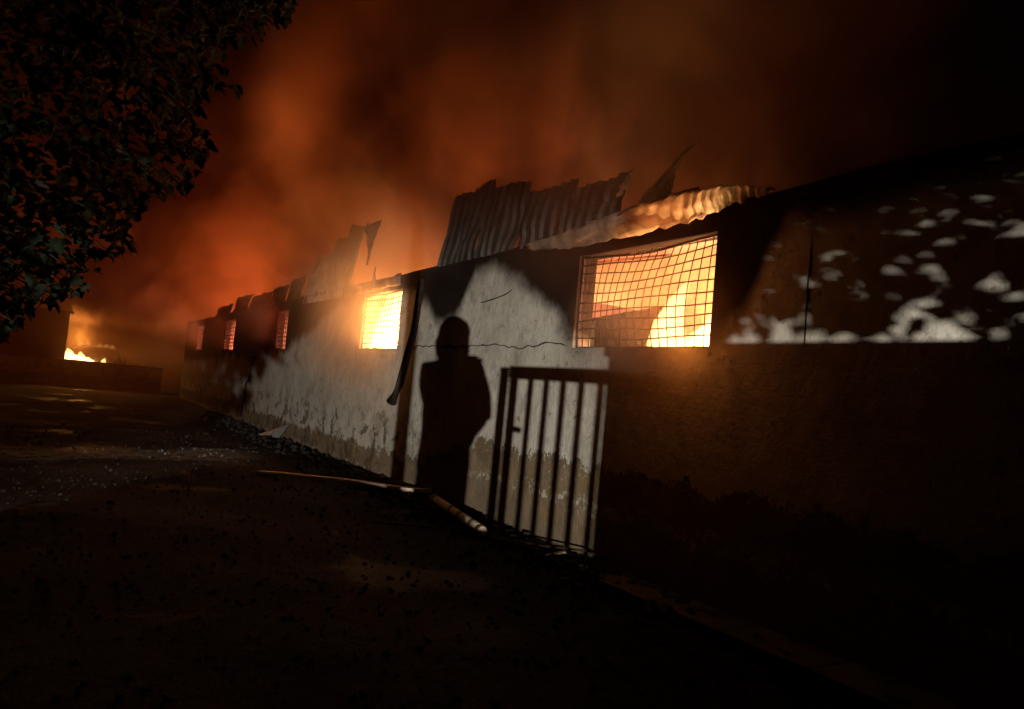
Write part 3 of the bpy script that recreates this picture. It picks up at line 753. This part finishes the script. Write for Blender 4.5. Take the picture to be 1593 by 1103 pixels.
bm.faces.new(g[0]); bm.faces.new(g[-1][::-1])
tag(mesh('shade_wall', bm, None, M_conc), 'added unseen knee high wall that keeps the lamp off the road', 'wall')
gate = empty('iron_gate', (GX, -1.0, 0), 'brown iron bar gate hung beside the boundary wall', 'gate')
def bar(name, y0, y1, z0, z1, d=.02):
    bm = bmesh.new(); box(bm, GX-d, GX+d, y0, y1, z0, z1); mesh(name, bm, gate, M_gate)
bar('rail', -1.618, -.462, 1.415, 1.50)
bar('stile', -.535, -.462, .04, 1.413, .010)
bar('rail', -1.618, -.53, .04, .10)
for i in range(5):
    y = -1.44+.183*i; bar('bar', y-.013, y+.013, .102, 1.413, .013)
bar('latch', -.62, -.53, 1.06, 1.10, .015)
bm = bmesh.new(); box(bm, GX-.012, GX+.012, -.40, -.325, -.05, 1.49); tag(mesh('gate_post', bm, None, M_gate), 'square iron gate post beside the open edge of the gate', 'post')
bm = bmesh.new(); tube(bm, [(-1.0,-1.27,-.1), (-1.0,-1.26,1.5), (-1.02,-1.22,2.6), (-1.03,-1.2,5.0)], [.055,.05,.04,.035], 10); tag(mesh('utility_pole', bm, None, M_bark, True), 'slim wooden utility pole standing behind the photographer', 'pole')

LAMP = Vector((-5.5, -10.9, .95))
lampo = empty('work_lamp', (LAMP.x, LAMP.y, 0), 'yellow work lamp on a low tripod lighting the wall', 'lamp')
bm = bmesh.new(); tube(bm, [(LAMP.x-.12, LAMP.y-.2, .3), (LAMP.x-.12, LAMP.y-.2, .88)], .018, 8); mesh('mast', bm, lampo, M_yel)
for k in range(3):
    a = k*2.1; bm = bmesh.new(); tube(bm, [(LAMP.x-.12, LAMP.y-.2, .5), (LAMP.x-.12+.4*math.cos(a), LAMP.y-.2+.4*math.sin(a), .01)], .012, 6); mesh('leg', bm, lampo, M_yel)
TGT = Vector((4.6, 7.9, 1.75))
dirv = (TGT-LAMP).normalized()
q = dirv.to_track_quat('-Z', 'Y')
bm = bmesh.new(); tube(bm, [LAMP-dirv*.26, LAMP-dirv*.2, LAMP-dirv*.03], [.05,.10,.14], 16, False); mesh('lamp_head', bm, lampo, M_yel, True)
side = Vector((dirv.y, -dirv.x, 0)).normalized(); upv = Vector((0, 0, 1))
bm = bmesh.new(); g = []
for k in range(9):
    a = (k-4)/4; p0 = LAMP + dirv*.01 + side*a*.20 + upv*(.11-.04*a*a); p1 = LAMP + dirv*.60 + side*a*.46 + upv*(.050-.012*a*a+.035*max(0, -a))
    g.append((bm.verts.new(p0), bm.verts.new(p1)))
for A, B in zip(g, g[1:]): bm.faces.new((A[0], A[1], B[1], B[0]))
o = mesh('added_visor', bm, lampo, M_blk); md = o.modifiers.new('t', 'SOLIDIFY'); md.thickness = .003; md.offset = 1  # unseen plate added to cut off the upper beam
sl = bpy.data.lights.new('lamp_light', 'SPOT'); sl.energy = P_WORK; sl.color = (1, .93, .80); sl.spot_size = R(36); sl.spot_blend = .6; sl.shadow_soft_size = .028
so = bpy.data.objects.new('lamp_light', sl); col.objects.link(so); so.parent = lampo
so.location = LAMP - Vector(lampo.location); so.rotation_mode = 'QUATERNION'; so.rotation_quaternion = q

def person():
    root = empty('person', (-.475, -.90, 0), 'person in hooded long dark coat holding up a phone with both hands', 'person', None, R(-52))
    V = []; E = []; Rr = []
    def chain(pts, start=None):
        prev = start
        for (p, r) in pts:
            V.append(p); Rr.append(r); i = len(V)-1
            if prev is not None: E.append((prev, i))
            prev = i
        return prev
    pel = chain([((0,0,.93), (.16,.115))])
    ch = chain([((0,.0,1.08), (.145,.105)), ((0,.0,1.24), (.165,.12)), ((0,-.01,1.38), (.16,.11))], pel)
    nk = chain([((0,0,1.455), (.065,.065)), ((0,.015,1.52), (.058,.06))], ch)
    hd = chain([((0,.03,1.58), (.078,.092)), ((0,.03,1.65), (.08,.1)), ((0,.02,1.70), (.05,.06))], nk)
    for s in (-1, 1):
        el = chain([((s*.19,-.01,1.385), (.07,.065)), ((s*.215,.04,1.25), (.058,.052)), ((s*.205,.13,1.10), (.056,.055)), ((s*.17,.19,1.27), (.042,.042)), ((s*.13,.19,1.41), (.028,.024)), ((s*.105,.20,1.47), (.036,.02))], ch)
        chain([((s*.10,0,.82), (.095,.1)), ((s*.12,.01,.5), (.062,.065)), ((s*.125,-.02,.28), (.055,.06)), ((s*.13,-.03,.09), (.04,.045)), ((s*.14,.06,.035), (.045,.035)), ((s*.15,.14,.03), (.035,.025))], pel)
    me = bpy.data.meshes.new('body'); me.from_pydata(V, E, []); me.update()
    for m in (M_fab, M_trs, M_skin, M_blk): me.materials.append(m)
    o = bpy.data.objects.new('body', me); col.objects.link(o); o.parent = root
    md = o.modifiers.new('skin', 'SKIN'); md.use_smooth_shade = True
    for i, sv in enumerate(me.skin_vertices[0].data): sv.radius = Rr[i]; sv.use_root = (i == 0)
    ss = o.modifiers.new('sub', 'SUBSURF'); ss.levels = 2; ss.render_levels = 2
    # bake it so that jacket, trousers, shoes and skin can take their own material
    dg = bpy.context.evaluated_depsgraph_get(); ev = o.evaluated_get(dg); nm = bpy.data.meshes.new_from_object(ev)
    o.modifiers.clear(); o.data = nm; nm.materials.clear()
    for m in (M_fab, M_trs, M_skin, M_blk): nm.materials.append(m)
    for p in nm.polygons:
        c = p.center; p.use_smooth = True
        hand = c.y > .15 and 1.38 < c.z < 1.5
        p.material_index = 3 if c.z < .085 else 2 if (c.z > 1.475 or hand) else 1 if c.z < .92 else 0
    bm = bmesh.new(); g = []
    for j in range(15):
        z = 1.40-1.18*j/14; q_ = min(1, j/3); wx = .12+.045*q_+.0015*j; wy = .11+.035*q_+.003*j+.05*max(0, 1-abs(j-4)/3.5)
        g.append([bm.verts.new((wx*math.cos(t)*(1+.05*math.sin(7*t+j*.1)*j/14), wy*math.sin(t)*(1+.07*math.sin(9*t+1)*j/14), z)) for t in [2*math.pi*k/28 for k in range(28)]])
    for A, B in zip(g, g[1:]):
        for k in range(28): bm.faces.new((A[k], B[k], B[(k+1) % 28], A[(k+1) % 28]))
    for v in bm.verts:
        if v.co.x > .02: v.co.x += .105*math.exp(-((v.co.z-1.12)/.15)**2)
    for v in bm.verts: v.co += Vector((fb(v.co.x, v.co.y, v.co.z, 6), fb(v.co.y, v.co.z, v.co.x, 6), 0))*.022
    mesh('coat', bm, root, M_fab, True, False)
    bm = bmesh.new(); bmesh.ops.create_uvsphere(bm, u_segments=20, v_segments=12, radius=1)
    for v in list(bm.verts):
        v.co = Vector((v.co.x*.098, -.0+v.co.y*.112, 1.655+v.co.z*.105))
    bmesh.ops.delete(bm, geom=[v for v in bm.verts if v.co.y > .06 and v.co.z < 1.70 or v.co.z < 1.57], context='VERTS')
    mesh('hair', bm, root, M_hair, True, False)
    def loc(name, bmm, mat): return mesh(name, bmm, root, mat, True, False)
    bm = bmesh.new(); bmesh.ops.create_uvsphere(bm, u_segments=24, v_segments=14, radius=1)
    for v in list(bm.verts):
        c = v.co.copy(); fl = max(0, -c.z)
        v.co = Vector((c.x*(.107+.05*fl+.012*fb(c.x, c.y, c.z, 2)), -.03+c.y*(.125+.05*fl+.015*fb(c.y, c.z, c.x, 2))-.02*max(0, c.z), 1.62+c.z*(.15 if c.z > 0 else .21)))
    bmesh.ops.delete(bm, geom=[v for v in bm.verts if v.co.y > .055 and v.co.z > 1.44], context='VERTS')
    mesh('hood', bm, root, M_fab, True, False)
    for s in (-1, 1):
        bm = bmesh.new(); bmesh.ops.create_uvsphere(bm, u_segments=10, v_segments=8, radius=.013); bmesh.ops.translate(bm, verts=bm.verts, vec=(s*.032,.122,1.625)); loc('eye', bm, M_hair)
        bm = bmesh.new(); bmesh.ops.create_uvsphere(bm, u_segments=10, v_segments=8, radius=.03)
        for v in bm.verts: v.co = Vector((v.co.x*.4+s*.085, v.co.y*.7+.02, v.co.z+1.61))
        loc('ear', bm, M_skin)
        for k in range(4):
            z = 1.475-.022*k; L = (.9, 1, .95, .75)[k]
            bm = bmesh.new(); tube(bm, [(s*.115,.20,z+.01), (s*.10,.23,z+.02), (s*(.085-.012*L),.252,z+.022), (s*(.07-.018*L),.246,z+.023)], [.010,.009,.008,.006], 8); loc('finger', bm, M_skin)
        bm = bmesh.new(); tube(bm, [(s*.11,.185,1.47), (s*.085,.20,1.49), (s*.06,.208,1.498)], [.012,.010,.008], 8); loc('thumb', bm, M_skin)
    bm = bmesh.new(); tube(bm, [(0,.118,1.625), (0,.148,1.59), (0,.125,1.578)], [.010,.016,.010], 8); loc('nose', bm, M_skin)
    bm = bmesh.new(); box(bm, -.025, .025, .115, .125, 1.545, 1.553); loc('mouth', bm, M_band)
    ph = bpy.data.objects.new('phone', None); col.objects.link(ph)
    ph.location = Vector((-.475, -.90, 0)) + Matrix.Rotation(R(-52), 3, 'Z') @ Vector((0, .225, 1.48)); ph.rotation_euler = (0, 0, R(-52)); tag(ph, 'black phone held up in both hands of the person', 'phone')
    bm = bmesh.new(); box(bm, -.078, .078, -.005, .005, -.037, .037); mesh('case', bm, ph, M_blk, False, False)
    bm = bmesh.new(); tube(bm, [(.055, .005, .02), (.055, .0075, .02)], .008, 10); mesh('lens', bm, ph, M_scrap, False, False)
person()

# ------------------------------------------------------------------ smoke
def smoke():
    fp = [(2.6, 1.0), (26, 1.0), (26, 70), (-14, 70), (-14, 13.5), (2.6, 13.5)]
    v = [(x, y, -.6) for x, y in fp] + [(x, y, 22) for x, y in fp]; n = len(fp)
    f = [tuple(range(n))[::-1], tuple(range(n, 2*n))] + [(i, (i+1) % n, n+(i+1) % n, n+i) for i in range(n)]
    o = pyd('smoke', v, f, None, None); o.data.materials.append(smoke_material()); tag(o, kind='stuff')
smoke()
